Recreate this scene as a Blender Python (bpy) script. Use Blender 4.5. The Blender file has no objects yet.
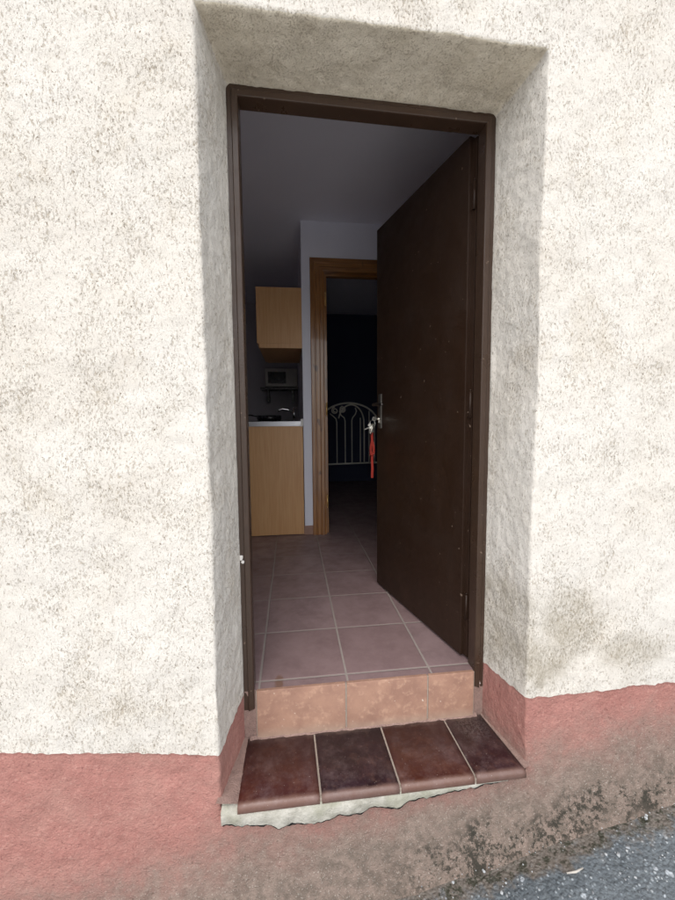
import bpy, bmesh, math, random
import numpy as np
from mathutils import Vector, noise as mn
random.seed(7)
S = bpy.context.scene
COL = S.collection
PI = math.pi

# ------------------------------------------------------------------ helpers
def tag(o, label=None, cat=None, group=None, kind=None):
    if label: o['label'] = label
    if cat: o['category'] = cat
    if group: o['group'] = group
    if kind or cat: o['kind'] = kind or 'thing'
    return o

def empty(name, loc=(0, 0, 0), rz=0):
    o = bpy.data.objects.new(name, None)
    COL.objects.link(o)
    o.location = loc
    o.rotation_euler = (0, 0, rz)
    o.empty_display_size = .1
    return o

class MB:
    """collects shapes and links them as one mesh object"""
    def __init__(s):
        s.bm = bmesh.new()
    def faces(s, vs, fs, mi=0, smooth=False):
        v = [s.bm.verts.new(p) for p in vs]
        for f in fs:
            try:
                q = s.bm.faces.new([v[i] for i in f])
                q.material_index = mi
                q.smooth = smooth
            except ValueError:
                pass
        return v
    def box(s, a, b, mi=0, bev=0):
        (x0, y0, z0), (x1, y1, z1) = a, b
        t = bmesh.new()
        vs = [t.verts.new(p) for p in ((x0,y0,z0),(x1,y0,z0),(x1,y1,z0),(x0,y1,z0),(x0,y0,z1),(x1,y0,z1),(x1,y1,z1),(x0,y1,z1))]
        for f in ((0,3,2,1),(4,5,6,7),(0,1,5,4),(1,2,6,5),(2,3,7,6),(3,0,4,7)):
            t.faces.new([vs[i] for i in f])
        if bev:
            bmesh.ops.bevel(t, geom=list(t.edges), offset=bev, segments=2, profile=.6, affect='EDGES')
        s.merge(t, mi, False)
    def merge(s, t, mi=0, smooth=None):
        m = {v: s.bm.verts.new(v.co) for v in t.verts}
        for f in t.faces:
            try:
                q = s.bm.faces.new([m[v] for v in f.verts])
                q.material_index = mi
                q.smooth = f.smooth if smooth is None else smooth
            except ValueError:
                pass
        t.free()
    def tube(s, pts, r, n=8, mi=0, closed=False, flat=None):
        pts = [Vector(p) for p in pts]
        N = len(pts)
        rings = []
        up = None
        for i, p in enumerate(pts):
            a = pts[(i-1) % N] if (closed or i > 0) else p
            b = pts[(i+1) % N] if (closed or i < N-1) else p
            t = (b-a).normalized()
            if up is None:
                up = Vector((0,0,1)) if abs(t.z) < .9 else Vector((0,1,0))
            u = t.cross(up)
            if u.length < 1e-5: u = t.orthogonal()
            u.normalize()
            w = u.cross(t).normalized()
            up = w
            ru = r if not isinstance(r, (list, tuple)) else r[i]
            rw = ru if flat is None else ru*flat
            rings.append([s.bm.verts.new(p + u*ru*math.cos(2*PI*k/n) + w*rw*math.sin(2*PI*k/n)) for k in range(n)])
        M = N if closed else N-1
        for i in range(M):
            A, B = rings[i], rings[(i+1) % N]
            for k in range(n):
                q = s.bm.faces.new((A[k], A[(k+1) % n], B[(k+1) % n], B[k]))
                q.smooth = True; q.material_index = mi
        if not closed:
            for rg in (list(reversed(rings[0])), rings[-1]):
                q = s.bm.faces.new(rg); q.material_index = mi
    def prism(s, poly, d, mi=0, bev=0):
        """poly: list of 3d points of one face; d: extrusion vector"""
        t = bmesh.new()
        d = Vector(d)
        a = [t.verts.new(p) for p in poly]
        b = [t.verts.new(Vector(p)+d) for p in poly]
        n = len(a)
        t.faces.new(a); t.faces.new(list(reversed(b)))
        for i in range(n):
            t.faces.new((a[i], b[i], b[(i+1) % n], a[(i+1) % n]))
        if bev:
            bmesh.ops.bevel(t, geom=list(t.edges), offset=bev, segments=2, profile=.6, affect='EDGES')
        s.merge(t, mi, False)
    def loft(s, sections, mi=0, smooth=False, caps=True):
        """rings of equal length, joined one after another"""
        R = [[s.bm.verts.new(p) for p in sec] for sec in sections]
        n = len(R[0])
        for A, B in zip(R, R[1:]):
            for k in range(n):
                q = s.bm.faces.new((A[k], A[(k+1) % n], B[(k+1) % n], B[k]))
                q.material_index = mi; q.smooth = smooth
        if caps:
            for rg in (list(reversed(R[0])), R[-1]):
                q = s.bm.faces.new(rg); q.material_index = mi
    def build(s, name, mats, parent=None):
        bmesh.ops.recalc_face_normals(s.bm, faces=list(s.bm.faces))
        me = bpy.data.meshes.new(name)
        s.bm.to_mesh(me); s.bm.free()
        o = bpy.data.objects.new(name, me)
        COL.objects.link(o)
        for m in (mats if isinstance(mats, (list, tuple)) else [mats]):
            me.materials.append(m)
        if parent: o.parent = parent
        return o

def copy_part(o, parent, loc=None):
    c = o.copy(); COL.objects.link(c); c.parent = parent
    if loc is not None: c.location = loc
    return c

# ------------------------------------------------------------------ materials
class NT:
    def __init__(s, name):
        s.m = bpy.data.materials.new(name); s.m.use_nodes = True
        s.t = s.m.node_tree; s.n = s.t.nodes; s.l = s.t.links
        s.b = s.n['Principled BSDF']
        s.co = s.n.new('ShaderNodeTexCoord').outputs['Object']
    def link(s, a, sock):
        if hasattr(a, 'is_output'): s.l.new(a, sock)
        elif isinstance(a, (tuple, list)) and len(a) == 3 and sock.type == 'RGBA': sock.default_value = (*a, 1)
        else: sock.default_value = a
    def vec(s, scale=(1,1,1), rot=(0,0,0), loc=(0,0,0), src=None):
        n = s.n.new('ShaderNodeMapping')
        s.l.new(src or s.co, n.inputs[0])
        n.inputs['Scale'].default_value = scale; n.inputs['Rotation'].default_value = rot; n.inputs['Location'].default_value = loc
        return n.outputs[0]
    def noise(s, scale, detail=4, rough=.55, v=None, dist=0, color=False):
        n = s.n.new('ShaderNodeTexNoise')
        s.l.new(v or s.co, n.inputs['Vector'])
        n.inputs['Scale'].default_value = scale; n.inputs['Detail'].default_value = detail
        n.inputs['Roughness'].default_value = rough; n.inputs['Distortion'].default_value = dist
        return n.outputs['Color' if color else 'Fac']
    def voro(s, scale, v=None, out='Distance', feature='F1', rnd=1):
        n = s.n.new('ShaderNodeTexVoronoi'); n.feature = feature
        s.l.new(v or s.co, n.inputs['Vector']); n.inputs['Scale'].default_value = scale
        n.inputs['Randomness'].default_value = rnd
        return n.outputs[out]
    def ramp(s, f, lo, hi, a=0., b=1.):
        n = s.n.new('ShaderNodeMapRange'); n.interpolation_type = 'SMOOTHSTEP'
        s.link(f, n.inputs[0])
        for i, v in ((1, lo), (2, hi), (3, a), (4, b)): s.link(v, n.inputs[i])
        return n.outputs[0]
    def mix(s, f, a, b, mode='MIX'):
        n = s.n.new('ShaderNodeMix'); n.data_type = 'RGBA'; n.blend_type = mode
        s.link(f, n.inputs[0]); s.link(a, n.inputs[6]); s.link(b, n.inputs[7])
        return n.outputs[2]
    def math(s, op, a, b=0., c=None):
        n = s.n.new('ShaderNodeMath'); n.operation = op
        s.link(a, n.inputs[0]); s.link(b, n.inputs[1])
        if c is not None: s.link(c, n.inputs[2])
        return n.outputs[0]
    def xyz(s):
        n = s.n.new('ShaderNodeSeparateXYZ'); s.l.new(s.co, n.inputs[0]); return n.outputs
    def attr(s, name):
        n = s.n.new('ShaderNodeAttribute'); n.attribute_name = name; return n.outputs
    def bump(s, h, dist=.002, strength=1., prev=None):
        n = s.n.new('ShaderNodeBump'); s.link(h, n.inputs['Height'])
        n.inputs['Distance'].default_value = dist; n.inputs['Strength'].default_value = strength
        if prev: s.l.new(prev, n.inputs['Normal'])
        return n.outputs[0]
    def done(s, col=None, rough=None, normal=None, metal=None, spec=None, coat=None):
        if col is not None: s.link(col, s.b.inputs['Base Color'])
        if rough is not None: s.link(rough, s.b.inputs['Roughness'])
        if normal is not None: s.l.new(normal, s.b.inputs['Normal'])
        if metal is not None: s.b.inputs['Metallic'].default_value = metal
        if spec is not None: s.b.inputs['Specular IOR Level'].default_value = spec
        if coat is not None: s.b.inputs['Coat Weight'].default_value = coat
        return s.m

def simple(name, col, rough=.5, metal=0, spec=.5, var=.15, scale=25, bump=0):
    t = NT(name)
    f = t.noise(scale, 5)
    c = t.mix(f, tuple(x*(1-var) for x in col), tuple(min(1, x*(1+var)) for x in col))
    r = t.ramp(t.noise(scale*1.7, 3), .3, .7, max(0, rough-.06), min(1, rough+.06))
    nb = t.bump(t.noise(scale*6, 3), bump) if bump else None
    return t.done(c, r, nb, metal, spec)

# --- roughcast plaster of the facade
def mat_plaster():
    t = NT('roughcast_plaster')
    X, Y, Z = t.xyz()
    warp = t.noise(14, 3, color=True)
    wv = t.n.new('ShaderNodeMix'); wv.data_type = 'VECTOR'
    wv.inputs[0].default_value = .010
    t.l.new(t.co, wv.inputs[4]); t.l.new(warp, wv.inputs[5])
    v = wv.outputs[1]
    # slanted trowel strokes: stretched, turned noise
    vs = t.vec((1, 1, .55), (0, math.radians(33), 0), src=v)
    grain = t.noise(190, 6, .78, vs)
    vs2 = t.vec((1, 1, .55), (0, math.radians(-38), 0), (3, 1, 2), src=v)
    grain2 = t.noise(160, 6, .78, vs2)
    g = t.math('MULTIPLY', t.math('ADD', grain, grain2), .5)
    fine = t.noise(330, 3, .65)
    big = t.noise(2.6, 5, .6)
    mid = t.noise(10, 5, .65)
    patch = t.noise(6, 6, .7, t.vec((1, 1, .7), (0, .5, 0), (5, 0, 9)))
    base = t.mix(t.ramp(big, .35, .68), (.80, .765, .70), (.755, .71, .635))
    base = t.mix(t.math('MULTIPLY', t.ramp(patch, .50, .76), .34), base, (.60, .515, .385))
    base = t.mix(t.ramp(fine, .35, .65, .0, .22), base, (.60, .55, .48))
    # warm dirt in the hollows, darkened to double as relief shading, more in patches
    dens = t.ramp(t.math('ADD', t.math('MULTIPLY', mid, .6), t.math('MULTIPLY', patch, .4)), .33, .67, .004, .060)
    hollow = t.ramp(g, t.math('ADD', dens, .37), t.math('ADD', dens, .44), 1, 0)
    base = t.mix(t.math('MULTIPLY', hollow, .56), base, (.47, .38, .26))
    pit = t.ramp(t.noise(220, 5, .72, vs2), t.math('ADD', dens, .325), t.math('ADD', dens, .365), 1, 0)
    base = t.mix(t.math('MULTIPLY', pit, .85), base, (.19, .145, .10))
    # damp grey-green stain on the wall low on the right and drips below the lintel's corners
    def blob(cx, cz, sx, sz):
        a = t.math('DIVIDE', t.math('SUBTRACT', X, cx), sx); b = t.math('DIVIDE', t.math('SUBTRACT', Z, cz), sz)
        d = t.math('SQRT', t.math('ADD', t.math('MULTIPLY', a, a), t.math('MULTIPLY', b, b)))
        d = t.math('ADD', d, t.math('MULTIPLY', t.math('SUBTRACT', t.noise(8, 5, .65), .5), 1.6))
        return t.ramp(d, .25, 1.0, 1, 0)
    st = t.math('MAXIMUM', blob(1.10, .30, .17, .17), blob(.98, .16, .16, .14))
    st = t.math('MAXIMUM', st, blob(1.32, .18, .2, .09))
    st = t.math('MAXIMUM', st, t.math('MULTIPLY', blob(.90, .26, .12, .2), .9))
    st = t.math('MULTIPLY', st, t.ramp(t.math('ADD', g, t.math('MULTIPLY', t.math('SUBTRACT', mid, .5), .5)), .38, .62, 1, .25))
    base = t.mix(t.math('MULTIPLY', st, .72), base, (.30, .255, .18))
    # down-facing plaster, the underside of the lintel, takes a warmer yellowish tone
    geo = t.n.new('ShaderNodeNewGeometry')
    sn = t.n.new('ShaderNodeSeparateXYZ'); t.l.new(geo.outputs['True Normal'], sn.inputs[0])
    under = t.ramp(sn.outputs[2], -.75, -.35, 1, 0)
    bare = t.mix(t.ramp(t.noise(14, 5, .65), .35, .65), (.86, .78, .625), (.74, .66, .51))
    bare = t.mix(t.math('MULTIPLY', hollow, .5), bare, (.42, .34, .24))
    base = t.mix(t.math('MULTIPLY', under, .85), base, bare)
    # thin yellowish bloom below the lintel ends of the reveal
    hgt = t.math('ADD', t.math('ADD', g, t.math('MULTIPLY', fine, .5)), t.math('MULTIPLY', t.noise(70, 5, .7, v), .6))
    hgt = t.math('SUBTRACT', hgt, t.math('MULTIPLY', hollow, .15))
    nb = t.bump(hgt, .0058, .9)
    return t.done(base, .93, nb, spec=.2)

def mat_plinth():
    t = NT('worn_red_plinth_paint')
    X, Y, Z = t.xyz()
    h = t.math('SUBTRACT', Z, t.math('MULTIPLY_ADD', X, .19, -.604))       # height above the sloping street
    n1 = t.noise(7, 6, .65); n2 = t.noise(35, 5, .65); n3 = t.noise(120, 4, .6); n4 = t.noise(230, 2, .5)
    red = t.mix(t.ramp(n1, .3, .7), (.42, .200, .170), (.345, .158, .134))
    red = t.mix(t.ramp(n2, .48, .75, 0, .55), red, (.45, .23, .19))
    red = t.mix(t.ramp(t.noise(22, 5, .7), .46, .66, 0, .35), red, (.30, .14, .12))
    red = t.mix(t.ramp(n3, .42, .30, 0, .7), red, (.20, .085, .075))
    red = t.mix(t.math('MULTIPLY', t.ramp(t.noise(60, 4), .60, .72), .4), red, (.55, .33, .28))
    red = t.mix(t.math('MULTIPLY', t.ramp(t.noise(4.5, 6, .7, t.vec(loc=(7, 1, 3))), .42, .7), .5), red, (.40, .235, .195))
    red = t.mix(t.ramp(t.noise(150, 3, .6), .55, .7, 0, .35), red, (.55, .33, .28))
    # paint scrubbed off towards the street: bare grey-brown render shows
    edge = t.math('ADD', h, t.math('MULTIPLY', t.math('SUBTRACT', n1, .5), .30))
    edge = t.math('ADD', edge, t.math('MULTIPLY', t.math('SUBTRACT', n2, .5), .16))
    worn = t.ramp(edge, .12, .40, 1, 0)
    bare = t.mix(t.ramp(n2, .35, .65), (.245, .187, .155), (.16, .127, .104))
    bare = t.mix(t.ramp(n4, .60, .70, 0, .5), bare, (.46, .42, .37))
    bare = t.mix(t.ramp(n3, .40, .30, 0, .7), bare, (.10, .08, .06))
    c = t.mix(worn, red, bare)
    # black moss clinging to the foot of the wall, right of the step
    mo = t.math('ADD', h, t.math('MULTIPLY', t.math('SUBTRACT', t.noise(5.5, 4, .6, t.vec(loc=(2.3, 0, 4))), .5), .30))
    band = t.math('MULTIPLY', t.ramp(mo, -.04, .02), t.ramp(mo, .07, .15, 1, 0))
    band = t.math('MULTIPLY', band, t.ramp(X, .35, .7, .1, 1))
    cl = t.math('ADD', t.noise(60, 6, .8), t.math('MULTIPLY', t.math('SUBTRACT', t.noise(9, 3), .5), .5))
    moss = t.math('MULTIPLY', band, t.ramp(cl, .47, .56))
    c = t.mix(t.math('MULTIPLY', moss, .92), c, t.mix(n3, (.018, .018, .015), (.05, .047, .036)))
    hb = t.math('ADD', t.noise(85, 4, .62), t.math('MULTIPLY', n4, .5))
    nb = t.bump(hb, .006, .85)
    return t.done(c, .92, nb, spec=.2)

def mat_asphalt():
    t = NT('wet_grey_asphalt')
    n1 = t.noise(5, 5, .6); n2 = t.noise(45, 5, .7)
    c = t.mix(t.ramp(n1, .3, .7), (.070, .084, .095), (.125, .146, .161))
    c = t.mix(t.ramp(n2, .38, .68, 0, .6), c, (.17, .195, .21))
    vd = t.voro(95, out='Distance'); vc = t.voro(95, out='Color')
    sp = t.n.new('ShaderNodeSeparateColor'); t.l.new(vc, sp.inputs[0])
    stone = t.math('MULTIPLY', t.ramp(vd, .24, .40, 1, 0), t.ramp(sp.outputs[0], .66, .72))
    c = t.mix(t.math('MULTIPLY', stone, .75), c, t.mix(sp.outputs[1], (.22, .26, .29), (.48, .52, .54)))
    big = t.math('MULTIPLY', t.ramp(t.voro(34, t.vec(loc=(.7, .2, 0)), 'Distance'), .18, .3, 1, 0), t.ramp(t.noise(20, 2), .56, .62))
    c = t.mix(t.math('MULTIPLY', big, .7), c, (.55, .6, .64))
    c = t.mix(t.ramp(t.noise(150, 2), .36, .28, 0, .8), c, (.018, .02, .022))
    # unseen street away from the wall made pale concrete, added to bounce light up
    Y = t.xyz()[1]
    nm = t.noise(13, 6, .7)
    ed = t.math('ADD', Y, t.math('MULTIPLY', t.math('SUBTRACT', nm, .5), .26))
    c = t.mix(t.math('MULTIPLY', t.ramp(ed, -.365, -.31), .85), c, t.mix(n2, (.20, .16, .13), (.11, .095, .075)))
    X = t.xyz()[0]
    mo = t.math('MULTIPLY', t.ramp(t.math('ADD', Y, t.math('MULTIPLY', t.math('SUBTRACT', nm, .5), .10)), -.35, -.315), t.ramp(t.noise(38, 5, .75), .48, .57))
    c = t.mix(t.math('MULTIPLY', mo, .9), c, (.035, .036, .022))
    far = t.ramp(t.math('ADD', Y, t.math('MULTIPLY', n1, .25)), -.85, -.65, 1, 0)
    c = t.mix(far, c, t.mix(n2, (.56, .55, .535), (.46, .455, .44)))
    hb = t.math('ADD', t.math('MULTIPLY', vd, -.9), t.noise(120, 4, .6))
    nb = t.bump(hb, .006, .9)
    return t.done(c, .62, nb, spec=.4)

def tile_pattern(t, T, ox, oy, gw, axes=(0, 1)):
    """-> grout mask, cell random value"""
    q = t.xyz(); A, B = q[axes[0]], q[axes[1]]
    u = t.math('DIVIDE', t.math('SUBTRACT', A, ox), T); v = t.math('DIVIDE', t.math('SUBTRACT', B, oy), T)
    fu, fv = t.math('FRACT', u), t.math('FRACT', v)
    du = t.math('MINIMUM', fu, t.math('SUBTRACT', 1., fu)); dv = t.math('MINIMUM', fv, t.math('SUBTRACT', 1., fv))
    d = t.math('MULTIPLY', t.math('MINIMUM', du, dv), T)
    d = t.math('ADD', d, t.math('MULTIPLY', t.math('SUBTRACT', t.noise(70, 3), .5), .0022))
    mask = t.ramp(d, gw*.5-.0008, gw*.5+.0012, 1, 0)
    cb = t.n.new('ShaderNodeCombineXYZ')
    t.l.new(t.math('FLOOR', u), cb.inputs[0]); t.l.new(t.math('FLOOR', v), cb.inputs[1])
    wn = t.n.new('ShaderNodeTexWhiteNoise'); wn.noise_dimensions = '2D'; t.l.new(cb.outputs[0], wn.inputs['Vector'])
    return mask, wn.outputs['Value'], d

def mat_floor():
    t = NT('terracotta_floor_tiles')
    mask, rnd, d = tile_pattern(t, .3238, .0547, .0431, .0075)
    n1 = t.noise(6, 5, .6); n2 = t.noise(28, 5, .65)
    c = t.mix(t.ramp(n1, .3, .7), (.29, .205, .205), (.205, .140, .142))
    c = t.mix(t.ramp(n2, .4, .75, 0, .45), c, (.33, .24, .235))
    c = t.mix(t.math('MULTIPLY', rnd, .35), c, (.20, .125, .12))
    X, Y, Z = t.xyz()                                      # a trodden rust-coloured drip by the sill
    a = t.math('DIVIDE', t.math('SUBTRACT', X, .125), .018); b = t.math('DIVIDE', t.math('SUBTRACT', Y, .03), .05)
    rr = t.math('ADD', t.math('MULTIPLY', a, a), t.math('MULTIPLY', b, b))
    rr = t.math('ADD', rr, t.math('MULTIPLY', t.math('SUBTRACT', n2, .5), 2.2))
    c = t.mix(t.math('MULTIPLY', t.ramp(rr, .3, 1.1, 1, 0), .6), c, (.16, .075, .03))
    c = t.mix(mask, c, t.mix(n2, (.36, .31, .28), (.26, .22, .20)))
    r = t.ramp(t.noise(12, 4), .3, .7, .34, .52)
    r = t.math('ADD', r, t.math('MULTIPLY', mask, .3))
    hb = t.math('ADD', t.ramp(d, .002, .008), t.math('MULTIPLY', n1, .3))
    nb = t.bump(hb, .0016, .7)
    return t.done(c, r, nb, spec=.5)

def mat_riser():
    t = NT('pale_terracotta_riser')
    n1 = t.noise(9, 6, .65); n2 = t.noise(40, 5, .65)
    c = t.mix(t.ramp(n1, .3, .72), (.41, .242, .172), (.30, .17, .125))
    c = t.mix(t.ramp(n2, .5, .72, 0, .5), c, (.58, .37, .26))
    c = t.mix(t.ramp(t.noise(60, 4), .70, .76, 0, .8), c, (.75, .66, .56))       # pale chips
    X, Y, Z = t.xyz()
    c = t.mix(t.math('MULTIPLY', t.ramp(t.math('ADD', Z, t.math('MULTIPLY', n1, .05)), -.16, -.11, 1, 0), .45), c, (.42, .34, .27))
    return t.done(c, t.ramp(n2, .3, .7, .5, .7), t.bump(n2, .0012, .6), spec=.4)

def mat_tread():
    """glazed quarry tiles, each its own firing colour (colour attribute 'fire')"""
    t = NT('glazed_quarry_tile')
    at = t.attr('fire')[0]
    n1 = t.noise(8, 6, .68, dist=.4); n2 = t.noise(30, 6, .7); n3 = t.noise(140, 3, .6)
    c = t.mix(t.ramp(n1, .34, .66), t.mix(.5, at, (.045, .020, .028)), at)
    c = t.mix(t.ramp(n2, .45, .75, 0, .28), c, (.20, .09, .06))
    X, Y, Z = t.xyz()
    wear_lit = t.math('ADD', t.math('MULTIPLY', t.math('SUBTRACT', n1, .5), .02), Y)
    c = t.mix(t.ramp(wear_lit, -.243, -.226, .65, 0), c, t.mix(n2, (.26, .16, .125), (.16, .085, .065)))        # nose lightened: glaze worn off, plus painted light on its outward face
    # dust and old cobweb in the back corners, small scratches
    dx = t.math('SUBTRACT', X, .85); dy = t.math('SUBTRACT', Y, -.045)
    dd = t.math('SQRT', t.math('ADD', t.math('MULTIPLY', dx, dx), t.math('MULTIPLY', dy, dy)))
    dd = t.math('ADD', dd, t.math('MULTIPLY', t.math('SUBTRACT', t.noise(30, 5, .8), .5), .12))
    dust = t.math('MULTIPLY', t.ramp(dd, .02, .10, 1, 0), t.ramp(t.noise(160, 3, .7), .42, .6))
    c = t.mix(t.math('MULTIPLY', dust, .35), c, (.38, .34, .33))
    yb = t.math('ADD', Y, t.math('MULTIPLY', t.math('SUBTRACT', n2, .5), .05))
    c = t.mix(t.ramp(yb, -.035, 0., 0, .5), c, (.30, .25, .22))
    c = t.mix(t.ramp(t.noise(12, 6, .75, t.vec(loc=(3, 8, 0))), .42, .72, .0, .22), c, (.30, .225, .225))
    spk = t.ramp(t.noise(210, 2, .5), .71, .75)
    c = t.mix(t.math('MULTIPLY', spk, .55), c, (.5, .45, .42))
    r = t.ramp(n2, .3, .7, .30, .50)
    hb = t.math('ADD', t.math('MULTIPLY', n1, 1.), t.math('MULTIPLY', n3, .25))
    return t.done(c, r, t.bump(hb, .0022, .6), spec=.5)

def mat_mortar():
    t = NT('pale_cement_mortar')
    n1 = t.noise(18, 5, .65); n2 = t.noise(90, 4, .65)
    c = t.mix(t.ramp(n1, .3, .7), (.56, .54, .48), (.33, .315, .265))
    c = t.mix(t.ramp(t.noise(7, 3), .5, .7, 0, .5), c, (.30, .305, .22))
    c = t.mix(t.ramp(n2, .38, .28, 0, .6), c, (.13, .12, .10))
    return t.done(c, .9, t.bump(t.math('ADD', n1, n2), .005, .8), spec=.2)

def mat_grout():
    t = NT('cream_grout')
    n = t.noise(60, 4)
    return t.done(t.mix(n, (.42, .36, .30), (.27, .22, .185)), .9, t.bump(n, .002), spec=.2)

def mat_brown(name, col, rough, scale=(40, 40, 2.2), spec=.45, bump=.0005):
    t = NT(name)
    st = t.noise(9, 4, .6, t.vec(scale))
    c = t.mix(st, tuple(x*.75 for x in col), tuple(x*1.35 for x in col))
    chip = t.ramp(t.noise(48, 2, .4), .735, .755)
    c = t.mix(t.math('MULTIPLY', chip, .7), c, (.22, .16, .12))
    c = t.mix(t.ramp(t.noise(3.5, 5, .7), .5, .75, 0, .30), c, tuple(min(1, x*2.2+.004) for x in col))
    return t.done(c, t.ramp(t.noise(6, 5, .65), .3, .7, rough-.12, rough+.12), t.bump(t.math('ADD', st, t.noise(160, 2)), bump, .6), spec=spec)

def mat_wood(name, dark, light, rough, sc=(26, 26, 1.6), coat=0, knots=False):
    t = NT(name)
    v = t.vec(sc)
    g = t.noise(3, 5, .6, v, .6)
    f = t.noise(9, 5, .7, v)
    c = t.mix(t.ramp(g, .28, .72), dark, light)
    c = t.mix(t.ramp(f, .55, .75, 0, .35), c, tuple(x*.6 for x in dark))
    if knots:
        k = t.ramp(t.noise(11, 2, .5, t.vec((1, 1, .5))), .66, .72)
        c = t.mix(t.math('MULTIPLY', k, .7), c, tuple(x*.35 for x in dark))
    return t.done(c, rough, t.bump(f, .0006, .5), spec=.5, coat=coat)

M = {}
M['plaster'] = mat_plaster(); M['plinth'] = mat_plinth(); M['asphalt'] = mat_asphalt()
M['floor'] = mat_floor(); M['riser'] = mat_riser(); M['tread'] = mat_tread()
M['mortar'] = mat_mortar(); M['grout'] = mat_grout()
M['dirtycement'] = simple('dirty_brown_cement', (.30, .205, .175), .95, spec=.15, var=.4, scale=45, bump=.004)
M['crackshade'] = simple('black_crack_shade', (.035, .035, .036), .95, spec=.1, var=.5, scale=60, bump=.003)  # near-black for the dirty crack and its painted shadow line
M['frame'] = mat_brown('brown_frame_paint', (.046, .0265, .017), .36)
M['leaf'] = mat_brown('dark_brown_door_paint', (.024, .0115, .0062), .50, (60, 60, 1.6), .35)
M['gasket'] = simple('black_rubber', (.012, .010, .009), .7)
M['white'] = simple('interior_white_paint', (.86, .87, .96), .75, spec=.3, var=.04, scale=4, bump=.0006)
M['ceil'] = simple('ceiling_paint', (.87, .87, .95), .85, spec=.2, var=.03, scale=3)
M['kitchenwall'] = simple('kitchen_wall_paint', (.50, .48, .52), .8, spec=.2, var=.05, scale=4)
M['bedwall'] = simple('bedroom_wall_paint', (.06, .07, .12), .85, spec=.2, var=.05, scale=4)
M['beech'] = mat_wood('beech_laminate', (.60, .315, .13), (.68, .40, .185), .42, (30, 30, 1.1))
M['pine'] = mat_wood('varnished_brown_wood', (.20, .078, .020), (.42, .19, .055), .28, (34, 34, 1.3), .35, True)
M['pineh'] = mat_wood('varnished_brown_wood_across', (.20, .078, .020), (.42, .19, .055), .28, (1.3, 34, 34), .35, True)
M['steel'] = simple('brushed_steel', (.42, .42, .44), .38, 1, var=.06, scale=60)
M['chrome'] = simple('chrome', (.78, .78, .80), .12, 1, var=.03)
M['iron'] = simple('grey_door_hardware', (.20, .185, .165), .5, .8, var=.15, scale=80)
M['darkiron'] = simple('dark_lever_metal', (.10, .09, .085), .3, .9, var=.15, scale=80)
M['brass'] = simple('brass', (.85, .56, .22), .42, .7, var=.12, scale=80)
M['nickel'] = simple('nickel_keys', (.70, .68, .62), .25, 1, var=.12, scale=120)
M['redstrap'] = simple('red_woven_strap', (.30, .032, .022), .8, spec=.2, var=.25, scale=300, bump=.0008)
M['black'] = simple('black_plastic', (.012, .012, .014), .3, var=.1)
M['worktop'] = simple('dark_worktop', (.035, .032, .034), .35, var=.4, scale=180)
M['silverplastic'] = simple('silver_plastic', (.42, .40, .37), .38, .15, var=.05)
M['whitemetal'] = simple('white_painted_metal', (.72, .70, .66), .35, var=.06, scale=50)
M['bedmetal'] = simple('aged_white_bed_metal', (.66, .64, .58), .35, var=.12, scale=50)
M['skirt'] = simple('terracotta_skirting', (.34, .20, .15), .5, var=.2, scale=30)
M['chippaint'] = simple('bare_chipped_metal', (.75, .73, .70), .4, .6, var=.2, scale=150)

# ------------------------------------------------------------------ street
def gz(x):                       # the street climbs to the right
    d = .19*x
    return -.604 + 5*math.tanh(d/5)

def street():
    vs, fs = [], []
    def axis(lo, hi, fine_lo, fine_hi, st, k=1.5):
        a = list(np.arange(fine_lo, fine_hi+1e-6, st))
        s, x = st, fine_hi
        while x < hi: s *= k; x += s; a.append(min(x, hi))
        s, x, b = st, fine_lo, []
        while x > lo: s *= k; x -= s; b.append(max(x, lo))
        return b[::-1] + a
    xs = axis(-150, 150, -1.5, 2.6, .03); ys = axis(-150, 150, -.9, -.2, .03)
    for y in ys:
        for x in xs:
            z = gz(x)
            if abs(x) < 6 and abs(y) < 6:
                z += .010*mn.noise(Vector((x*2.5, y*2.5, 0))) + .005*mn.noise(Vector((x*9, y*9, 3)))
            vs.append((x, y, z))
    n = len(xs)
    for j in range(len(ys)-1):
        for i in range(n-1):
            fs.append((j*n+i, j*n+i+1, (j+1)*n+i+1, (j+1)*n+i))
    me = bpy.data.meshes.new('street'); me.from_pydata(vs, [], fs); me.update()
    for p in me.polygons: p.use_smooth = True
    me.materials.append(M['asphalt'])
    o = bpy.data.objects.new('street', me); COL.objects.link(o)
    return tag(o, 'grey asphalt street with pale stones sloping along the wall', kind='structure')
street()

# ------------------------------------------------------------------ the facade with its splayed doorway
D = .22                                    # depth of the reveal
OXL, OXR, OZT, OZB = -.045, .942, 2.045, -.205      # opening in the facade
IXL, IXR, IZT = .002, .905, 2.026           # where the reveal meets the door frame

def lerp_pts(x, pts):
    for (a, va), (b, vb) in zip(pts, pts[1:]):
        if x <= b: return va + (vb-va)*max(0, min(1, (x-a)/(b-a)))
    return pts[-1][1]

def plinth_z(x, y):                          # painted top line of the plinth
    if x < .45:
        z = lerp_pts(x, [(-.65, .046), (-.33, .004), (-.04, -.038)]) if x < -.03 and y < -.2 else -.038 + (y+.22)/.22*.027
    else:
        z = .050 - (y+.22)/.22*.020
    z += .0055*mn.noise(Vector((x*23, y*23, 1))) + .004*mn.noise(Vector((x*70, y*70, 5)))
    return z

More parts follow.
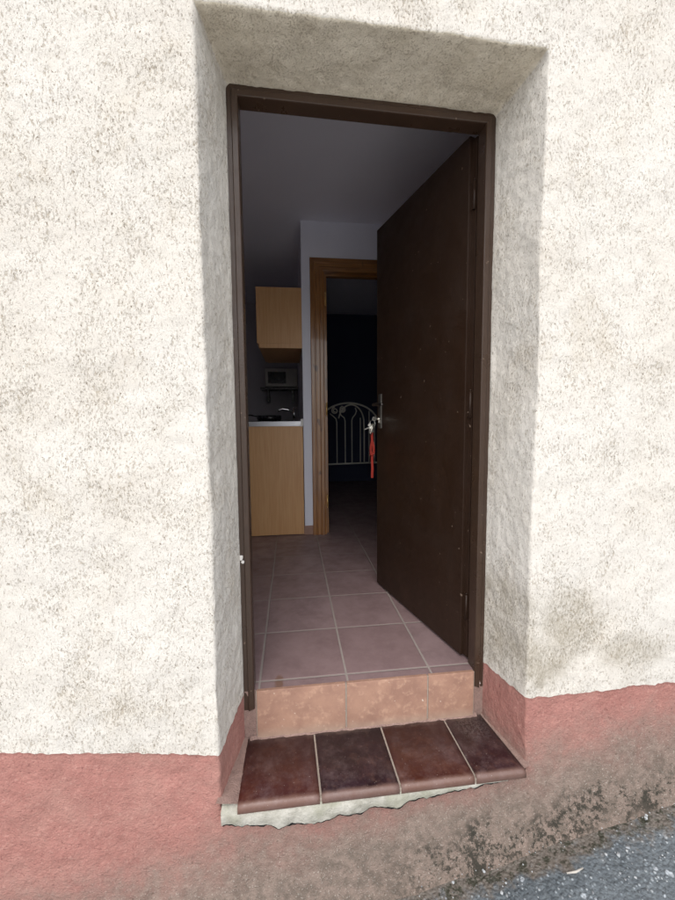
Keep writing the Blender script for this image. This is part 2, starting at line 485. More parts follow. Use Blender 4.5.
def facade():
    def seg(a, b, st): return list(np.linspace(a, b, max(2, int(round((b-a)/st))+1)))[:-1]
    F = .0055
    xs = seg(-5, -2, .3) + seg(-2, -.9, .05) + seg(-.9, OXL, F) + seg(OXL, OXR, F) + seg(OXR, 1.8, F) + seg(1.8, 3, .05) + seg(3, 6, .3) + [6]
    PZ = .01
    zs = seg(-1.9, -.85, .1) + seg(-.85, OZB, F) + seg(OZB, PZ, F) + seg(PZ, OZT, F) + seg(OZT, 2.4, F) + seg(2.4, 3.4, .1) + [3.4]
    xs = np.array(xs); zs = np.array(zs)
    il = int(np.argmin(abs(xs-OXL))); ir = int(np.argmin(abs(xs-OXR)))
    jb = int(np.argmin(abs(zs-OZB))); jt = int(np.argmin(abs(zs-OZT))); jp = int(np.argmin(abs(zs-PZ)))
    nx, nz = len(xs), len(zs)
    idx = -np.ones((nz, nx), int)
    P, row = [], []                                     # rest position (x, depth a, z), row number
    for j in range(nz):
        for i in range(nx):
            if il < i < ir and jb < j < jt: continue
            idx[j, i] = len(P); P.append((xs[i], 0., zs[j])); row.append(j)
    faces, frow = [], []
    for j in range(nz-1):
        for i in range(nx-1):
            if il <= i < ir and jb <= j < jt: continue
            faces.append((idx[j, i], idx[j, i+1], idx[j+1, i+1], idx[j+1, i])); frow.append(j)
    path = [(il, j) for j in range(jb, jt)] + [(i, jt) for i in range(il, ir)] + [(ir, j) for j in range(jt, jb-1, -1)]
    nd = 42
    prev = [idx[j, i] for i, j in path]
    for k in range(1, nd+1):
        a = D*k/nd + .012*(k == nd)
        cur = []
        for i, j in path:
            cur.append(len(P)); P.append((xs[i], a, zs[j])); row.append(j)
        for q in range(len(path)-1):
            faces.append((prev[q], cur[q], cur[q+1], prev[q+1])); frow.append(min(path[q][1], path[q+1][1]))
        prev = cur
    P = np.array(P); row = np.array(row)
    Q = np.empty_like(P)
    r = .007
    cx = (OXL+OXR)/2
    for n in range(len(P)):
        x, a, z = P[n]
        # distance outside the opening, and its direction
        ex = max(OXL-x, 0, x-OXR); ez = max(z-OZT, 0)
        dx = (-1 if x < cx else 1)
        b = math.hypot(ex, ez)
        if a == 0 and z > OZB:
            if 0 <= b < r:
                L = math.hypot(r, r-b)
                na = r - r*r/L; nb = r-(r-b)*r/L
                if b > 0: ux, uz = ex*dx/b, ez/b
                else:
                    on_side = abs(x-OXL) < 1e-6 or abs(x-OXR) < 1e-6; on_top = abs(z-OZT) < 1e-6
                    ux, uz = (dx if on_side else 0), (1 if on_top else 0)
                    l = math.hypot(ux, uz) or 1; ux /= l; uz /= l
                x += ux*(nb-b); z += uz*(nb-b); a = na
        elif a > 0:
            t = min(1, a/D)
            # splay towards the frame
            side = abs(x-OXL) < 1e-6 or abs(x-OXR) < 1e-6; top = abs(z-OZT) < 1e-6
            u = (x-OXL)/(OXR-OXL)
            x2 = IXL + u*(IXR-IXL); z2 = z + (IZT-OZT)*max(0, min(1, (z-1.)/(OZT-1.)))
            ox, oz = x, z
            rc = .022*min(1, a/.09)
            if rc > 0 and (side or top) and z > OZT-rc-1e-9 and (x < OXL+rc or x > OXR-rc):
                sx = -1 if x < cx else 1
                e = min(1., (OZT-z if side else (x-OXL if sx < 0 else OXR-x))/rc)
                ph = (1-e)*PI/4
                if not side: ph = PI/2 - ph
                ccx = OXL+rc if sx < 0 else OXR-rc
                x = ccx + sx*rc*math.cos(ph); z = OZT-rc + rc*math.sin(ph)
                x2 += x-P[n][0]; z2 += z-P[n][2]
            x = x + (x2-x)*t; z = z + (z2-z)*t
            if a < r:
                L = math.hypot(r-a, r); nb = r - r*r/L; na = r-(r-a)*r/L
                if side: x += (-1 if ox < cx else 1)*nb
                if top: z += nb
                a = na
        Q[n] = (x, a-D, z)
    # the painted line: pull the rows so that one of them follows it
    def zwarp(x, y, z):
        if OZB < z < .35 and z != OZB:
            zl = plinth_z(x, y)
            z = OZB + (z-OZB)*(zl-OZB)/(PZ-OZB) if z <= PZ else zl + (z-PZ)*(.35-zl)/(.35-PZ)
        return z
    N = len(Q)
    for n in range(N):
        x, y, z = Q[n]
        if -2.5 < x < 3.5: Q[n][2] = zwarp(x, y, z)
        # lintel edge falls a little to the right
        w = max(0, min(1, (z-1.2)/.8)); Q[n][2] -= .019*w*max(0, min(1, x))
        # foot of the wall runs out towards the street
        h = z - gz(x)
        if y < -.1 and h < .34:
            Q[n][1] -= .075*((.34-h)/.34)**2 if h > -.1 else .12
        # arris wanders
        if abs(x-OXL) < .06: Q[n][0] += .006*mn.noise(Vector((0, 0, z*2.2)))*(1-abs(x-OXL)/.06) + .003*mn.noise(Vector((1, 0, z*11)))*(1-abs(x-OXL)/.06)
        if abs(x-OXR) < .06: Q[n][0] += .007*mn.noise(Vector((5, 0, z*2.4)))*(1-abs(x-OXR)/.06) + .003*mn.noise(Vector((7, 0, z*11)))*(1-abs(x-OXR)/.06)
        if abs(z-OZT) < .06 and OXL < x < OXR: Q[n][2] += (.007*mn.noise(Vector((x*4, 9, 0))) + .005*mn.noise(Vector((x*19, 3, 0))) + .003*mn.noise(Vector((x*55, 3, 0))))*(1-abs(z-OZT)/.06)
    me = bpy.data.meshes.new('tmp'); me.from_pydata([tuple(q) for q in Q], [], faces); me.update()
    nor = np.empty(N*3, np.float32); me.vertices.foreach_get('normal', nor); nor = nor.reshape(-1, 3)
    # make the normals face out (towards the street / the opening)
    front = (P[:, 1] == 0)
    if nor[front][:, 1].mean() > 0: nor = -nor
    for n in range(N):
        x, y, z = Q[n]
        if not (-1.6 < x < 2.6 and -1.1 < z < 2.7): continue
        v = Vector((x, y, z))
        d = .0075*mn.noise(v*3.1) + .004*mn.noise(v*9) + .0022*mn.noise(v*26) + .0016*mn.noise(Vector((x*62+z*18, y*62, z*36))) 
        if P[n][1] > 0 and z > 0: d += .0016*mn.noise(v*38)*min(1, P[n][1]/.03)
        if row[n] < jp: d -= .0025
        edge = max(0, min(1, (-y)/.02)) if P[n][1] > 0 else 1
        Q[n] += nor[n]*d*(.25+.75*edge)
    bpy.data.meshes.remove(me)
    frow = np.array(frow)
    root = empty('house_wall', (.45, -D, gz(.45)))
    tag(root, 'cream roughcast house wall with deep doorway and worn red base', 'wall')
    for nm, sel, mt in (('plaster_face', frow >= jp, M['plaster']), ('plinth', frow < jp, M['plinth'])):
        fs = [faces[i] for i in np.nonzero(sel)[0]]
        used = np.unique(np.array(fs)); mp = -np.ones(N, int); mp[used] = np.arange(len(used))
        m = bpy.data.meshes.new(nm)
        m.from_pydata([tuple(q) for q in Q[used]], [], [tuple(int(mp[i]) for i in f) for f in fs]); m.update()
        m.polygons.foreach_set('use_smooth', [True]*len(m.polygons))
        m.materials.append(mt)
        o = bpy.data.objects.new(nm, m); COL.objects.link(o); o.parent = root
        o.matrix_parent_inverse = root.matrix_world.inverted() if False else o.matrix_parent_inverse
        o.location = (-root.location[0], -root.location[1], -root.location[2])
    # masonry behind the render, and the painted inside of the wall
    b = MB()
    b.box((-5, .015, -1.9), (-.004, .10, 3.4)); b.box((.911, .015, -1.9), (6, .10, 3.4))
    b.box((-.004, .015, 2.032), (.911, .10, 3.4))
    b.box((-5, -.2, 3.36), (6, .015, 3.42))
    o = b.build('inner_face', M['white'], root)
    o.location = (-root.location[0], -root.location[1], -root.location[2])
facade()

# ------------------------------------------------------------------ the step
def doorstep():
    root = empty('doorstep', (.45, -.12, -.21))
    tag(root, 'tiled doorstep of four glossy dark red tiles below a pale riser', 'step')
    off = (-.45, .12, .21)
    # tread: four bull-nosed tiles with grout between
    bj = [.007, .2505, .5, .747, .901]; fj = [.004, .2575, .5085, .757, .934]
    cols = [(.27, .112, .078), (.12, .050, .078), (.27, .128, .088), (.155, .062, .070)]
    z0, z1, yf, yb = -.209, -.18, -.249, -.006
    r = .013
    m = MB()
    lay = m.bm.loops.layers.color.new('fire')
    g = .0032
    for k in range(4):
        secs = []
        rows = [(yb, z0), (yb, z1)] + [(yf+r-r*math.sin(a), z1-r+r*math.cos(a)) for a in np.linspace(0, PI/2, 7)] + [(yf, z0+.004), (yf+.004, z0)]
        tilt = random.uniform(-.0015, .0015)
        for q in range(13):
            u = q/12
            e = .0022 if q in (0, 12) else 0
            sec = []
            for y, z in rows:
                w = (y-yb)/(yf-yb)
                xa = bj[k]+(fj[k]-bj[k])*w + g; xb = bj[k+1]+(fj[k+1]-bj[k+1])*w - g
                zz = z + (.0012*mn.noise(Vector((u*3+k*5, y*14, 2))) + tilt*(u-.5) - e*.5 if z > z0+.005 else 0)
                sec.append((xa+(xb-xa)*u, y + .0008*mn.noise(Vector((u*4+k*7, 0, 1))), zz))
            secs.append(sec)
        n0 = len(m.bm.faces)
        m.loft(secs, 0, False)
        m.bm.faces.ensure_lookup_table()
        for f in m.bm.faces[n0:]:
            f.smooth = len(f.verts) == 4
            for l in f.loops: l[lay] = (*cols[k], 1)
    # grout bed just below the tile faces
    poly = [(bj[0]+.004, yb, z1-.0035), (fj[0]+.006, yf+.011, z1-.0045), (fj[4]-.006, yf+.011, z1-.0045), (bj[4]-.004, yb, z1-.0035)]
    m.prism(poly, (0, 0, -.022), 1)
    for k in (1, 2, 3):                          # grout run over the nose
        m.box((fj[k]-g-.0005, yf+.0028, z0+.003), (fj[k]+g+.0005, yf+.03, z1-.009), 1)
    o = m.build('tread', [M['tread'], M['grout']], root); o.location = off
    # riser of three pale tiles
    m = MB()
    xj = [.044, .3705, .683, .868]
    for a, b in zip(xj, xj[1:]):
        m.box((a+.003, -.0095, -.1795), (b-.003, .004, .0015), 0, .0018)
    m.box((xj[0], -.006, -.182), (xj[-1], .003, -.0015), 1)
    o = m.build('riser', [M['riser'], M['grout']], root); o.location = off
    # cement: fillets beside riser and tread, ragged bed under the nose
    m = MB()
    def strip(pts_fn, n, rows, mi=0):
        vs = []; fs = []
        for i in range(n+1):
            for q in pts_fn(i/n): vs.append(q)
        for i in range(n):
            for k in range(rows-1):
                fs.append((i*rows+k, (i+1)*rows+k, (i+1)*rows+k+1, i*rows+k+1))
        m.faces(vs, fs, mi, True)
    low = [(-.04, -.238), (.0, -.248), (.07, -.258), (.14, -.262), (.22, -.270), (.30, -.268), (.38, -.258), (.47, -.249), (.56, -.240), (.64, -.231), (.75, -.221), (.86, -.213)]
    def bed(u):
        x = -.042 + u*.91
        zb = lerp_pts(x, low) + .020*mn.noise(Vector((x*11, 3, 0))) + .010*mn.noise(Vector((x*27, 8, 0))) + .005*mn.noise(Vector((x*75, 1, 0)))
        zb = min(zb, -.2115)
        t = min(1, u*14)
        zt = -.195 if x > .012 else -.193
        yy = lambda z, k: -.243 - .004*mn.noise(Vector((x*20, z*40, k)))
        return [(x, -.17, zt+.008), (x, -.216, zt), (x, yy(zt, 1)-.004, min(zt-.006, -.2)), (x, yy(zb, 2)-.003, (zb-.205)/2), (x, yy(zb, 3)-.002, zb+.003), (x, -.243, zb), (x, -.205, zb+.006)]
    strip(bed, 220, 7)
    def crack(u):  # dark strip: dirty crack plus a shadow line painted below the mortar lip
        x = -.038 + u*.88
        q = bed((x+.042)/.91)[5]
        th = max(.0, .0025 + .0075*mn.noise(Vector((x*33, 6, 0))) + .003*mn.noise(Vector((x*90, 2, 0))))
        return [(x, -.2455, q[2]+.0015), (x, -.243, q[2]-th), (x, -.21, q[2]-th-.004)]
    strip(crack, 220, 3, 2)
    def left_fillet(u):                            # between tread and left reveal
        y = -.238 + u*.235
        xr = .014
        w = .006*mn.noise(Vector((y*25, 1, 4)))
        xe = OXL + (IXL-OXL)*u
        return [(xe-.012, y, -.172), (xe-.004, y, -.174+w*.5), (xe+.008, y, -.176+w*.5), (xr, y, -.1825+.0015*mn.noise(Vector((y*60, 0, 0)))), (xr+.006, y, -.2)]
    strip(left_fillet, 50, 5, 1)
    def right_fillet(u):
        y = -.238 + u*.235
        xe = OXR + (IXR-OXR)*u
        w = .004*mn.noise(Vector((y*25, 7, 4)))
        xt = fj[4]+(bj[4]-fj[4])*u
        return [(xe+.012, y, -.176), (xe+.002, y, -.177+w*.5), (xe-.004, y, -.1785), (xt-.002, y, -.1815), (xt-.004, y, -.2)]
    strip(right_fillet, 50, 5, 1)
    for x0, x1 in ((-.01, .0545), (.858, .915)):   # cement beside the riser
        n = 8
        vs, fs = [], []
        for j in range(13):
            for i in range(n+1):
                x = x0+(x1-x0)*i/n; z = -.2+.2*j/12
                vs.append((x, -.001 - .004*mn.noise(Vector((x*40, 0, z*40))), z))
        for j in range(12):
            for i in range(n): fs.append((j*(n+1)+i, j*(n+1)+i+1, (j+1)*(n+1)+i+1, (j+1)*(n+1)+i))
        m.faces(vs, fs, 1, True)
    def back_line(u):                               # thin smear where tread meets riser
        x = .02 + u*.86
        w = .0035*mn.noise(Vector((x*35, 2, 0))) + .002*mn.noise(Vector((x*90, 2, 0)))
        return [(x, -.004, -.171+w), (x, -.0108, -.1765+w), (x, -.0125+w, -.1792), (x, -.014+w*1.5, -.1812)]
    strip(back_line, 160, 4, 1)
    o = m.build('mortar_bed', [M['mortar'], M['dirtycement'], M['crackshade']], root); o.location = off
doorstep()

# ------------------------------------------------------------------ steel door frame
FX0, FX1, FZB = .002, .905, -.066
def fzt(x): return 2.027 - .020*x
prof = [(0, .05), (0, -.002), (.014, -.002), (.0155, -.006), (.0175, -.008), (.0335, -.008), (.0355, -.006), (.0365, -.002), (.0365, .05)]
def door_frame():
    root = empty('door_frame', (.4535, 0, FZB))
    tag(root, 'dark brown painted steel door frame lining the doorway', 'door frame')
    off = (-.4535, 0, -FZB)
    for side in (0, 1):
        m = MB()
        X = lambda u: FX0+u if side == 0 else FX1-u
        zz = np.linspace(0, 1, 24)
        secs = []
        for t in zz:
            sec = []
            for u, y in prof:
                ztop = fzt(X(u)) - u
                zb = FZB + (.006 if side else 0) - (.006 if u < .03 else 0)
                z = zb + (ztop-zb)*t
                sec.append((X(u) + .0008*mn.noise(Vector((side*9, 0, z*3))), y, z))
            secs.append(sec)
        m.loft(secs, 0)
        o = m.build('jamb', M['frame'], root); o.location = off
    m = MB()
    m.loft([[((FX0+u) + ((FX1-u)-(FX0+u))*t, y, fzt((FX0+u) + ((FX1-u)-(FX0+u))*t) - u) for u, y in prof] for t in np.linspace(0, 1, 12)], 0)
    o = m.build('head', M['frame'], root); o.location = off
    # chipped fixing in the left jamb
    m = MB()
    m.prism([(FX0+.004+.006*math.cos(a)*(1+.3*math.sin(3*a)), -.0015, .492+.012*math.sin(a)*(1+.25*math.cos(2*a))) for a in np.linspace(0, 2*PI, 12)[:-1]], (0, -.003, 0))
    m.tube([(FX0+.010, -.001, .478), (FX0+.010, -.0075, .478)], .0055, 10)
    o = m.build('fixing_screw', M['chippaint'], root); o.location = off
    for z in (-.052,):
        m = MB(); m.tube([(FX1-.012, -.001, z), (FX1-.012, -.0045, z)], .003, 8)
        o = m.build('fixing_screw', M['chippaint'], root); o.location = off
door_frame()

# ------------------------------------------------------------------ front door, swung in
H = (.858, .055)
T_ANG = math.atan2(.970, -.243)          # direction hinge -> free edge
DR = (H[0], H[1], 0)
# door space: x along the leaf from the hinge, +y is the outside face's back... local y<0 = right side
def front_door():
    root = empty('front_door', DR, T_ANG)
    tag(root, 'dark brown front door standing open into the room', 'door')
    m = MB()
    zt = 1.992
    L = .775
    m.box((.028, -.046, .012), (L, 0, zt), 0, .0022)
    m.box((.004, -.046, .012), (.0285, -.014, zt-.012), 0, .0015)     # thin rebate lip at the hinges
    o = m.build('leaf', M['leaf'], root)
    m = MB()
    m.box((.712, .0004, .915), (.746, .006, 1.105), 0, .003)
    hp = m.build('handle_plate', M['iron'], root)
    m = MB()                                                            # lever with neck
    m.tube([(.729, .004, 1.045), (.729, .040, 1.045)], .008, 10)
    m.tube([(.732, .044, 1.045), (.715, .047, 1.046), (.66, .047, 1.046), (.635, .046, 1.044), (.622, .042, 1.043)], [.0085, .0095, .0095, .0085, .005], 10)
    m.build('lever', M['darkiron'], hp)
    m = MB()
    m.tube([(.729, .004, .968), (.729, .016, .968)], .0085, 12)
    m.box((.7255, .004, .945), (.7325, .014, .968), 0, .002)
    m.build('lock_cylinder', M['nickel'], hp)
    for z in (.22, 1.02, 1.78):
        m = MB()
        m.tube([(.010, -.010, z-.05), (.010, -.010, z+.05)], .005, 10)
        m.tube([(.010, -.010, z+.05), (.010, -.010, z+.058)], .003, 8)
        m.box((.003, -.013, z-.046), (.0275, -.0105, z+.046))
        m.build('hinge', M['leaf'], root)
    return root
front_door()

def key_bunch():
    # hangs from the lock; origin in the door's space at the lock
    root = empty('key_bunch', DR, T_ANG)
    tag(root, 'bunch of keys on a red strap hanging from the door lock', 'keys')
    def key(name, base, axis, up, blade, bow):
        m = MB()
        a = Vector(axis).normalized(); u = Vector(up).normalized(); n = a.cross(u).normalized()
        b = Vector(base)
        ring = [b + a*(-bow*.9+bow*math.cos(t)*1.0) + u*bow*math.sin(t) for t in np.linspace(0, 2*PI, 16)[:-1]]
        m.prism([p - n*.0013 for p in ring], n*.0026, 0, .0004)
        teeth = [(0, -.0042), (blade*.3, -.0042), (blade*.36, -.002), (blade*.46, -.0044), (blade*.54, -.0015), (blade*.66, -.0038), (blade*.74, -.001), (blade*.85, -.003), (blade, 0), (blade*.95, .0032), (0, .0042)]
        m.prism([b + a*x + u*y - n*.0011 for x, y in teeth], n*.0022, 0)
        return m.build(name, M['nickel'], root)
    key('key', (.729, .028, .968), (0, -1, 0), (0, 0, 1), .022, .0125)       # in the lock: bow points out
    c = Vector((.729, .050, .950))
    # the loops
    m = MB()
    m.tube([c + Vector((.004*math.sin(t), .016*math.cos(t), .017*math.sin(t)-.006)) for t in np.linspace(0, 2*PI, 22)[:-1]], .0014, 6, closed=True)
    m.tube([c + Vector((.013*math.cos(t), .004*math.sin(t)+.004, .014*math.sin(t)-.026)) for t in np.linspace(0, 2*PI, 20)[:-1]], .0012, 6, closed=True)
    m.build('key_ring', M['nickel'], root)
    key('key', c + Vector((.004, .014, -.028)), (-.05, .98, -.34), (.2, .2, .9), .040, .0135)      # sticks out sideways
    key('key', c + Vector((-.008, .006, -.030)), (.05, .10, -1), (1, .1, 0), .040, .0125)
    key('key', c + Vector((.010, .010, -.028)), (.12, -.16, -1), (.6, .8, 0), .036, .0115)
    m = MB()                                            # clasp
    m.box((.722, .047, .893), (.736, .061, .917), 0, .002)
    m.build('clasp', M['nickel'], root)
    # red strap, doubled and knotted
    m = MB()
    def ribbon(pts, w, th):
        secs = []
        for i, p in enumerate(pts):
            p = Vector(p[:3]); ang = pts[i][3] if len(pts[i]) > 3 else 0
            u = Vector((math.cos(ang), math.sin(ang), 0)); n = Vector((-math.sin(ang), math.cos(ang), 0))
            secs.append([p-u*w-n*th, p+u*w-n*th, p+u*w+n*th, p-u*w+n*th])
        m.loft(secs, 0, False)
    ribbon([(.729, .054, .900, .9), (.729, .054, .88, .9), (.728, .053, .855, 1.0), (.729, .052, .835, 1.2)], .0062, .0014)
    for s in (-1, 1):
        ribbon([(.729, .052, .848, 1.1), (.729+.003*s, .052+.005*s, .825, 1.2+.3*s), (.729+.004*s, .052+.008*s, .795, 1.2+.5*s), (.729+.003*s, .052+.005*s, .775, 1.2), (.729, .052, .762, 1.1)], .0065, .0015)
    ribbon([(.729, .053, .785, .6), (.729, .053, .765, .9), (.730, .052, .72, 1.1), (.731, .050, .69, 1.0), (.732, .051, .655, .8), (.732, .051, .640, .8)], .0068, .0016)
    m.tube([(.729, .044, .776), (.735, .055, .772), (.728, .064, .77), (.722, .053, .773)], .006, 8, closed=True)
    m.build('strap', M['redstrap'], root)
key_bunch()

# ------------------------------------------------------------------ the room behind
m = MB()
m.box((-1.8, .004, -.12), (2.6, 4.8, 0))
tag(m.build('floor', M['floor']), 'terracotta tiled floor of the room', kind='structure')
m = MB()
m.box((-1.8, .1, 2.53), (2.6, 4.8, 2.66))
tag(m.build('ceiling', M['ceil']), 'plain grey white ceiling of the room', kind='structure')
m = MB()
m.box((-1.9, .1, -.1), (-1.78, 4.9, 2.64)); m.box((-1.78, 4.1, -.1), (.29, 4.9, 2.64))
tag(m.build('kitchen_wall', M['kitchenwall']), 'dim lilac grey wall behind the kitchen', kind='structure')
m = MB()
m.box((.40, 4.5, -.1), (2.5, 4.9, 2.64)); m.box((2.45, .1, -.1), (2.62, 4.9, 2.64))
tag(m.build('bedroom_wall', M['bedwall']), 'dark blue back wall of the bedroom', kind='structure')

PY = 1.83
def partition():
    root = empty('partition_wall', (.285, PY, 0))
    tag(root, 'white partition wall between the kitchen and the dark room', 'wall')
    off = (-.285, -PY, 0)
    m = MB()
    m.box((.285, PY, -.05), (.437, PY+.11, 2.6))
    m.box((.437, PY, 2.180), (1.28, PY+.11, 2.6))
    m.box((1.28, PY, -.05), (2.5, PY+.11, 2.6))
    m.box((.285, PY+.11, -.05), (.40, 4.6, 2.6))
    o = m.build('wall_face', M['white'], root); o.location = off
    m = MB()
    m.box((.277, PY-.009, .001), (.353, PY, .078), 0, .002)
    o = m.build('skirting', M['skirt'], root); o.location = off
    m = MB(); m.box((1.38, PY-.009, .001), (2.44, PY, .078), 0, .002)
    o = m.build('skirting', M['skirt'], root); o.location = off
partition()

def inner_frame():
    root = empty('inner_door_frame', (.8, PY, 0))
    tag(root, 'varnished brown wooden door frame with brass hinges inside the room', 'door frame')
    off = (-.8, -PY, 0)
    # moulded casing: profile (u from outer edge inward, y)
    pr = [(0, 0), (0, -.012), (.004, -.016), (.030, -.017), (.034, -.021), (.040, -.021), (.044, -.018), (.070, -.018), (.076, -.024), (.100, -.024), (.106, -.020), (.108, 0)]
    X0, X1, ZT = .353, 1.364, 2.248
    for side in (0, 1):
        m = MB(); X = lambda u: X0+u if side == 0 else X1-u
        m.loft([[(X(u), PY-.0005+y, z if z == 0 else ZT-u) for u, y in pr] for z in (0, 1)])
        o = m.build('casing', M['pine'], root); o.location = off
    m = MB()
    m.loft([[(X0+u if t == 0 else X1-u, PY-.0005+y, ZT-u) for u, y in pr] for t in (0, 1)])
    o = m.build('casing', M['pineh'], root); o.location = off
    # lining with a stop
    for side in (0, 1):
        m = MB()
        a, b = (.438, .470) if side == 0 else (1.247, 1.279)
        m.box((a, PY-.004, 0), (b, PY+.118, 2.139))
        if side == 0: m.box((.4705, PY+.026, 0), (.488, PY+.07, 2.138), 0, .0015)
        else: m.box((1.229, PY+.026, 0), (1.2465, PY+.07, 2.138), 0, .0015)
        o = m.build('lining', M['pine'], root); o.location = off
        if side == 0:
            for z in (.28, 1.05, 1.93):
                h = MB()
                h.tube([(.476, PY-.008, z-.045), (.476, PY-.008, z+.045)], .0075, 10)
                h.tube([(.476, PY-.008, z+.045), (.476, PY-.008, z+.055)], [.0075, .003], 10)
                h.tube([(.476, PY-.008, z-.055), (.476, PY-.008, z-.045)], [.003, .0075], 10)
                g = h.build('hinge', M['brass'], o)
    m = MB(); m.box((.438, PY-.004, 2.1395), (1.279, PY+.118, 2.178))
    m.box((.4885, PY+.026, 2.122), (1.2285, PY+.07, 2.1393), 0, .0015)
    o = m.build('lining', M['pineh'], root); o.location = off
inner_frame()

def base_cabinet():
    root = empty('kitchen_counter', (-.02, 2.7, 0))
    tag(root, 'kitchen counter with a beech end panel and steel edged dark top', 'counter')
    off = (.02, -2.7, 0)
    m = MB(); m.box((-.33, PY+.004, .006), (.279, PY+.022, .912), 0, .001)
    o = m.build('end_panel', M['beech'], root); o.location = off
    m = MB(); m.box((-.27, PY+.0225, .005), (.28, 4.05, .10)); m.box((-.312, PY+.0225, .105), (.28, 4.05, .91))
    o = m.build('carcass', M['beech'], root); o.location = off
    for k in range(4):
        m = MB(); y0 = PY+.03+k*.545
        m.box((-.330, y0, .11), (-.3125, y0+.538, .905), 0, .0015)
        o = m.build('cabinet_door', M['beech'], root); o.location = off
    m = MB(); m.box((-.345, PY+.004, .9135), (.282, 4.07, .951), 0, .001)
    wt = m.build('worktop', M['worktop'], root); wt.location = off
    m = MB(); m.box((-.346, PY-.0005, .913), (.278, PY+.0035, .9525), 0, .0008)
    m.build('edge_strip', M['steel'], wt)
    m = MB(); m.box((.2625, PY-.004, .909), (.2835, PY+.04, .972), 0, .002)
    m.build('corner_cap', M['whitemetal'], wt)
base_cabinet()

def wall_cabinet():
    root = empty('wall_cabinet', (.1, 2.3, 1.54))
    tag(root, 'beech kitchen cabinet hung high on the partition wall', 'cabinet')
    off = (-.1, -2.3, -1.54)
    m = MB(); m.box((-.075, PY+.003, 1.578), (.2835, PY+.021, 2.015), 0, .001)
    o = m.build('end_panel', M['beech'], root); o.location = off
    m = MB(); m.box((-.058, PY+.004, 1.541), (.2835, PY+.020, 1.5775), 0, .001)
    o = m.build('light_rail', M['beech'], root); o.location = off
    m = MB(); m.box((-.05, PY+.0215, 1.56), (.2835, 2.80, 2.012))
    o = m.build('carcass', M['beech'], root); o.location = off
    for k in range(2):
        m = MB(); y0 = PY+.024+k*.474
        m.box((-.070, y0, 1.565), (-.0505, y0+.469, 2.010), 0, .0015)
        o = m.build('cabinet_door', M['beech'], root); o.location = off
wall_cabinet()

m = MB(); m.box((-.205, 3.72, 1.357), (.284, 4.099, 1.381), 0, .002)
for x in (-.12, .2):
    m.box((x, 3.80, 1.20), (x+.02, 4.098, 1.3565), 0, .002)
tag(m.build('shelf', M['black']), 'dark shelf under the microwave on the kitchen wall', 'shelf')

def microwave():
    root = empty('microwave', (.08, 3.9, 1.382))
    tag(root, 'small grey microwave oven on the dark shelf', 'microwave')
    m = MB(); m.box((-.225, -.14, .010), (.195, .17, .245), 0, .006)
    for x in (-.19, .15): m.box((x, -.1, .0), (x+.03, -.07, .011)); m.box((x, .1, .0), (x+.03, .13, .011))
    m.build('body', M['silverplastic'], root)
    m = MB(); m.box((-.215, -.152, .018), (.075, -.1405, .238), 0, .004)
    d = m.build('door', M['silverplastic'], root)
    m = MB(); m.box((-.185, -.1545, .050), (.045, -.1522, .200), 0, .001)
    m.build('window', M['black'], d)
    m = MB(); m.box((.080, -.150, .018), (.190, -.1405, .238), 0, .003)
    p = m.build('control_panel', M['silverplastic'], root)
    for z in (.17, .085):
        m = MB(); m.tube([(.135, -.150, z), (.135, -.166, z)], .020, 16); m.box((.132, -.171, z-.018), (.138, -.166, z+.018))
        m.build('dial', M['silverplastic'], p)
microwave()

def tap():
    root = empty('mixer_tap', (.215, 2.6, .951))
    tag(root, 'chrome mixer tap at the right of the kitchen worktop', 'tap')
    m = MB(); m.tube([(0, 0, .0), (0, 0, .012)], .024, 16); m.tube([(0, 0, .012), (0, 0, .125)], .013, 14)
    m.build('tap_body', M['chrome'], root)
    m = MB(); m.tube([(0, 0, .085), (-.06, 0, .115), (-.12, 0, .125), (-.15, 0, .115), (-.158, 0, .095)], .009, 10)
    m.build('spout', M['chrome'], root)
    m = MB(); m.tube([(0, 0, .125), (0, 0, .140)], .012, 12); m.tube([(0, -.004, .135), (.035, -.06, .128)], [.006, .004], 8)
    m.build('lever', M['chrome'], root)
tap()

def pan():
    root = empty('saucepan', (-.02, 2.35, .952))
    tag(root, 'low black pan standing on the dark worktop', 'pan')
    m = MB()
    R, hh, n = .115, .055, 28
    ring = lambda r, z: [(r*math.cos(2*PI*k/n), r*math.sin(2*PI*k/n), z) for k in range(n)]
    m.loft([ring(R*.86, 0), ring(R, .02), ring(R, hh), ring(R-.005, hh), ring(R-.006, .02), ring(R*.84, .006)], 0, True)
    m.build('pan_body', M['black'], root)
    m = MB(); m.tube([(-.11, .0, .045), (-.17, -.02, .058), (-.26, -.05, .062)], [.008, .011, .009], 8, flat=.6)
    m.build('handle', M['black'], root)
pan()

